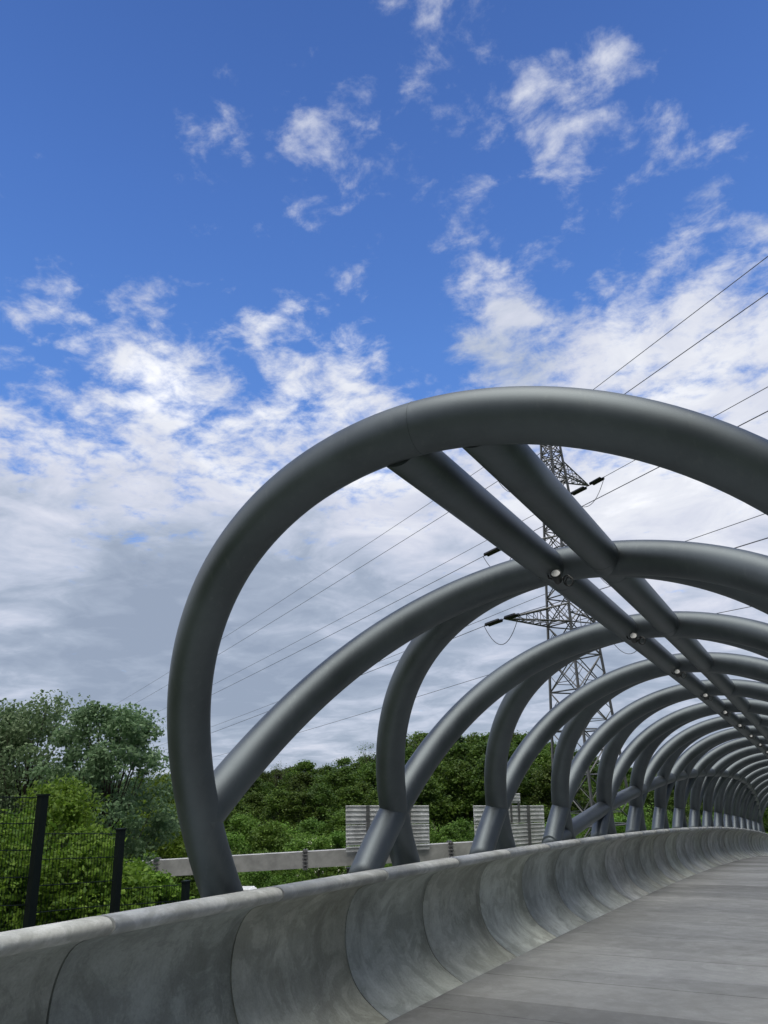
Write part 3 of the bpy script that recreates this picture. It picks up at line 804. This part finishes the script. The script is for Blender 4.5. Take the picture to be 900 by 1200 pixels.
# cloud bank low in the sky
bank = nd(nt, 'ShaderNodeMapRange'); bank.interpolation_type = 'SMOOTHSTEP'
nt.links.new(sp.outputs[2], bank.inputs[0])
for k, v in ((1, math.sin(rad(25.5))), (2, math.sin(rad(36))), (3, 0.25), (4, -0.14)): bank.inputs[k].default_value = v
bias = bank.outputs[0]
lowb = nd(nt, 'ShaderNodeMapRange'); lowb.interpolation_type = 'SMOOTHSTEP'; nt.links.new(sp.outputs[2], lowb.inputs[0])
for k, v in ((1, math.sin(rad(10))), (2, math.sin(rad(27))), (3, 0.40), (4, 0.0)): lowb.inputs[k].default_value = v
bias = math_(nt, 'ADD', bias, lowb.outputs[0])
BL = [(720, 130, 5.0, .20), (790, 190, 3.6, .15), (560, 80, 4.5, .09), (650, 25, 7, .11), (450, 45, 3.0, .07), (240, 130, 2.6, .11), (205, 180, 2.6, .11), (340, 140, 1.6, .12), (425, 122, 1.5, .11), (840, 235, 2.2, .16), (870, 165, 2.0, .14),
      (545, 320, 2.6, .17), (565, 245, 2.2, .15), (560, 365, 3.0, .20), (640, 230, 2.2, .13), (755, 285, 2.4, .15), (810, 330, 3.0, .16), (610, 355, 1.6, .18), (690, 290, 2.0, .12), (60, 350, 3.4, .13), (240, 385, 5.0, .16), (380, 370, 4.6, .18), (640, 400, 5.5, .20), (120, 400, 4.5, .10), (860, 400, 7, .16), (100, 20, 4, .06),
      (250, 445, 3.2, -.12), (100, 430, 4.0, -.18), (520, 440, 3.8, -.17), (30, 410, 4.0, -.14), (470, 395, 2.6, -.10), (610, 470, 3.5, -.04), (890, 90, 6, -.06), (660, 330, 2, -0.1)]
for px_, py_, rdeg, amt in BL:
    dd = ray(px_, py_)
    dt = nd(nt, 'ShaderNodeVectorMath'); dt.operation = 'DOT_PRODUCT'; nt.links.new(dirv, dt.inputs[0]); dt.inputs[1].default_value = dd
    mr = nd(nt, 'ShaderNodeMapRange'); mr.interpolation_type = 'SMOOTHSTEP'; nt.links.new(dt.outputs['Value'], mr.inputs[0])
    for k, v in ((1, math.cos(rad(rdeg*1.5))), (2, 1.0), (3, 0.0), (4, amt*0.85)): mr.inputs[k].default_value = v
    bias = math_(nt, 'ADD', bias, mr.outputs[0])
# cloud tone: thin edges white, thick low bases grey
n3 = noise_(nt, mapping(nt, pl, (1, 1, 1), (1.3, 9.2, 0)), 1.1, 6, 0.55, 0.4)
n4 = noise_(nt, mapping(nt, pl, (1, 1, 1), (5.3, 2.2, 0)), 4.2, 6, 0.6, 0.5)
low = nd(nt, 'ShaderNodeMapRange'); low.interpolation_type = 'SMOOTHSTEP'; nt.links.new(sp.outputs[2], low.inputs[0])
for k, v in ((1, math.sin(rad(6))), (2, math.sin(rad(30))), (3, 0.05), (4, -0.12)): low.inputs[k].default_value = v
greyf = math_(nt, 'ADD', math_(nt, 'ADD', math_(nt, 'MULTIPLY', n3, 0.5), math_(nt, 'MULTIPLY', n4, 0.55)), low.outputs[0])
for px_, py_, rdeg, amt in ((60, 650, 12, .16), (300, 700, 10, .12), (600, 780, 10, .05), (200, 800, 9, .10), (500, 560, 6, -.10), (60, 500, 9, -.14), (420, 470, 8, -.12), (760, 500, 10, -.12), (260, 520, 7, -.1), (20, 780, 4, -.12), (840, 640, 9, -.08), (620, 700, 5, -0.04)):
    dd = ray(px_, py_)
    dt = nd(nt, 'ShaderNodeVectorMath'); dt.operation = 'DOT_PRODUCT'; nt.links.new(dirv, dt.inputs[0]); dt.inputs[1].default_value = dd
    mr = nd(nt, 'ShaderNodeMapRange'); mr.interpolation_type = 'SMOOTHSTEP'; nt.links.new(dt.outputs['Value'], mr.inputs[0])
    for k, v in ((1, math.cos(rad(rdeg*1.25))), (2, 1.0), (3, 0.0), (4, amt*0.7)): mr.inputs[k].default_value = v
    greyf = math_(nt, 'ADD', greyf, mr.outputs[0])
greyf = math_(nt, 'MINIMUM', greyf, 0.76)
for dx_, dy_, dz_, rdeg, amt in ((0.20, -0.97, 0.05, 74, .95), (0.93, -0.30, 0.08, 64, .75), (-0.80, -0.62, 0.45, 46, -.5)):  # clouds added out of view: dark behind and right, bright left, shaping steel shading
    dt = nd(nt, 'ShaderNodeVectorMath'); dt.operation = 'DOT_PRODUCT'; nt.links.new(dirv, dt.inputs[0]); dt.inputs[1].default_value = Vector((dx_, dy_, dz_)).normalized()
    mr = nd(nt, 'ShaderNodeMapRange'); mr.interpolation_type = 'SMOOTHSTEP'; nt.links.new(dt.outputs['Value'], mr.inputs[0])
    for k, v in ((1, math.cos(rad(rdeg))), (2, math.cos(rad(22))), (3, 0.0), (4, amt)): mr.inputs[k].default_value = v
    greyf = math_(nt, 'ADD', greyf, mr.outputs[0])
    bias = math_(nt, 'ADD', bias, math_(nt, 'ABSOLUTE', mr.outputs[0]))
ccol = ramp(nt, greyf, [(0.10, (13, 13, 13.2)), (0.30, (8.6, 8.8, 9.4)), (0.43, (6.9, 7.2, 8.3)), (0.53, (5.4, 5.95, 7.2)), (0.64, (3.9, 4.55, 5.7)), (0.78, (3.0, 3.6, 4.7)), (1.0, (0.55, 0.65, 0.8))])
dens = math_(nt, 'ADD', math_(nt, 'MULTIPLY', math_(nt, 'SUBTRACT', dens, 0.5), 2.1), 0.5)
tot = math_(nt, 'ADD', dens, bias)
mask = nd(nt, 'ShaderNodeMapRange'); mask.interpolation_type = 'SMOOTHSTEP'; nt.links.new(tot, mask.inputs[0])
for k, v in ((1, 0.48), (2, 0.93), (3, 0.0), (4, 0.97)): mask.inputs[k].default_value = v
# thin bright cloud round the sun, added out of view to brighten the foreground
sdn = nd(nt, 'ShaderNodeVectorMath'); sdn.operation = 'DOT_PRODUCT'; nt.links.new(dirv, sdn.inputs[0]); sdn.inputs[1].default_value = (math.sin(SUN_AZ)*math.cos(SUN_EL), math.cos(SUN_AZ)*math.cos(SUN_EL), math.sin(SUN_EL))
veil = nd(nt, 'ShaderNodeMapRange'); veil.interpolation_type = 'SMOOTHSTEP'; nt.links.new(sdn.outputs['Value'], veil.inputs[0])
for k, v in ((1, math.cos(rad(44))), (2, math.cos(rad(14))), (3, 0.0), (4, 1.0)): veil.inputs[k].default_value = v
ccol = mixc(nt, veil.outputs[0], ccol, (38, 37, 34))
deep = ramp(nt, sp.outputs[2], [(0.30, (1.06, 1.34, 1.86)), (0.52, (1.02, 1.33, 1.84)), (0.66, (0.86, 1.13, 1.64)), (0.82, (0.64, 0.86, 1.30))])
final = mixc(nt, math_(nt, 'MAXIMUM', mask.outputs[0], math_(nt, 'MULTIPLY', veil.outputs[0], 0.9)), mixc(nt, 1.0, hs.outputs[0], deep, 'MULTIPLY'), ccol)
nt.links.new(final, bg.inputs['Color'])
sl = bpy.data.lights.new('sun', 'SUN'); sl.energy = 1.0; sl.angle = rad(40); sl.color = (1.0, 0.94, 0.84)
so = bpy.data.objects.new('sun', sl); COL.objects.link(so)
sd = Vector((math.sin(SUN_AZ)*math.cos(SUN_EL), math.cos(SUN_AZ)*math.cos(SUN_EL), math.sin(SUN_EL)))
so.rotation_euler = sd.to_track_quat('Z', 'Y').to_euler(); so.location = (0, 0, 60)

vs = scene.view_settings; vs.view_transform = 'Standard'; vs.look = 'None'; vs.exposure = 0.0; vs.gamma = 1.0; vs.use_curve_mapping = False
scene.cycles.max_bounces = 6
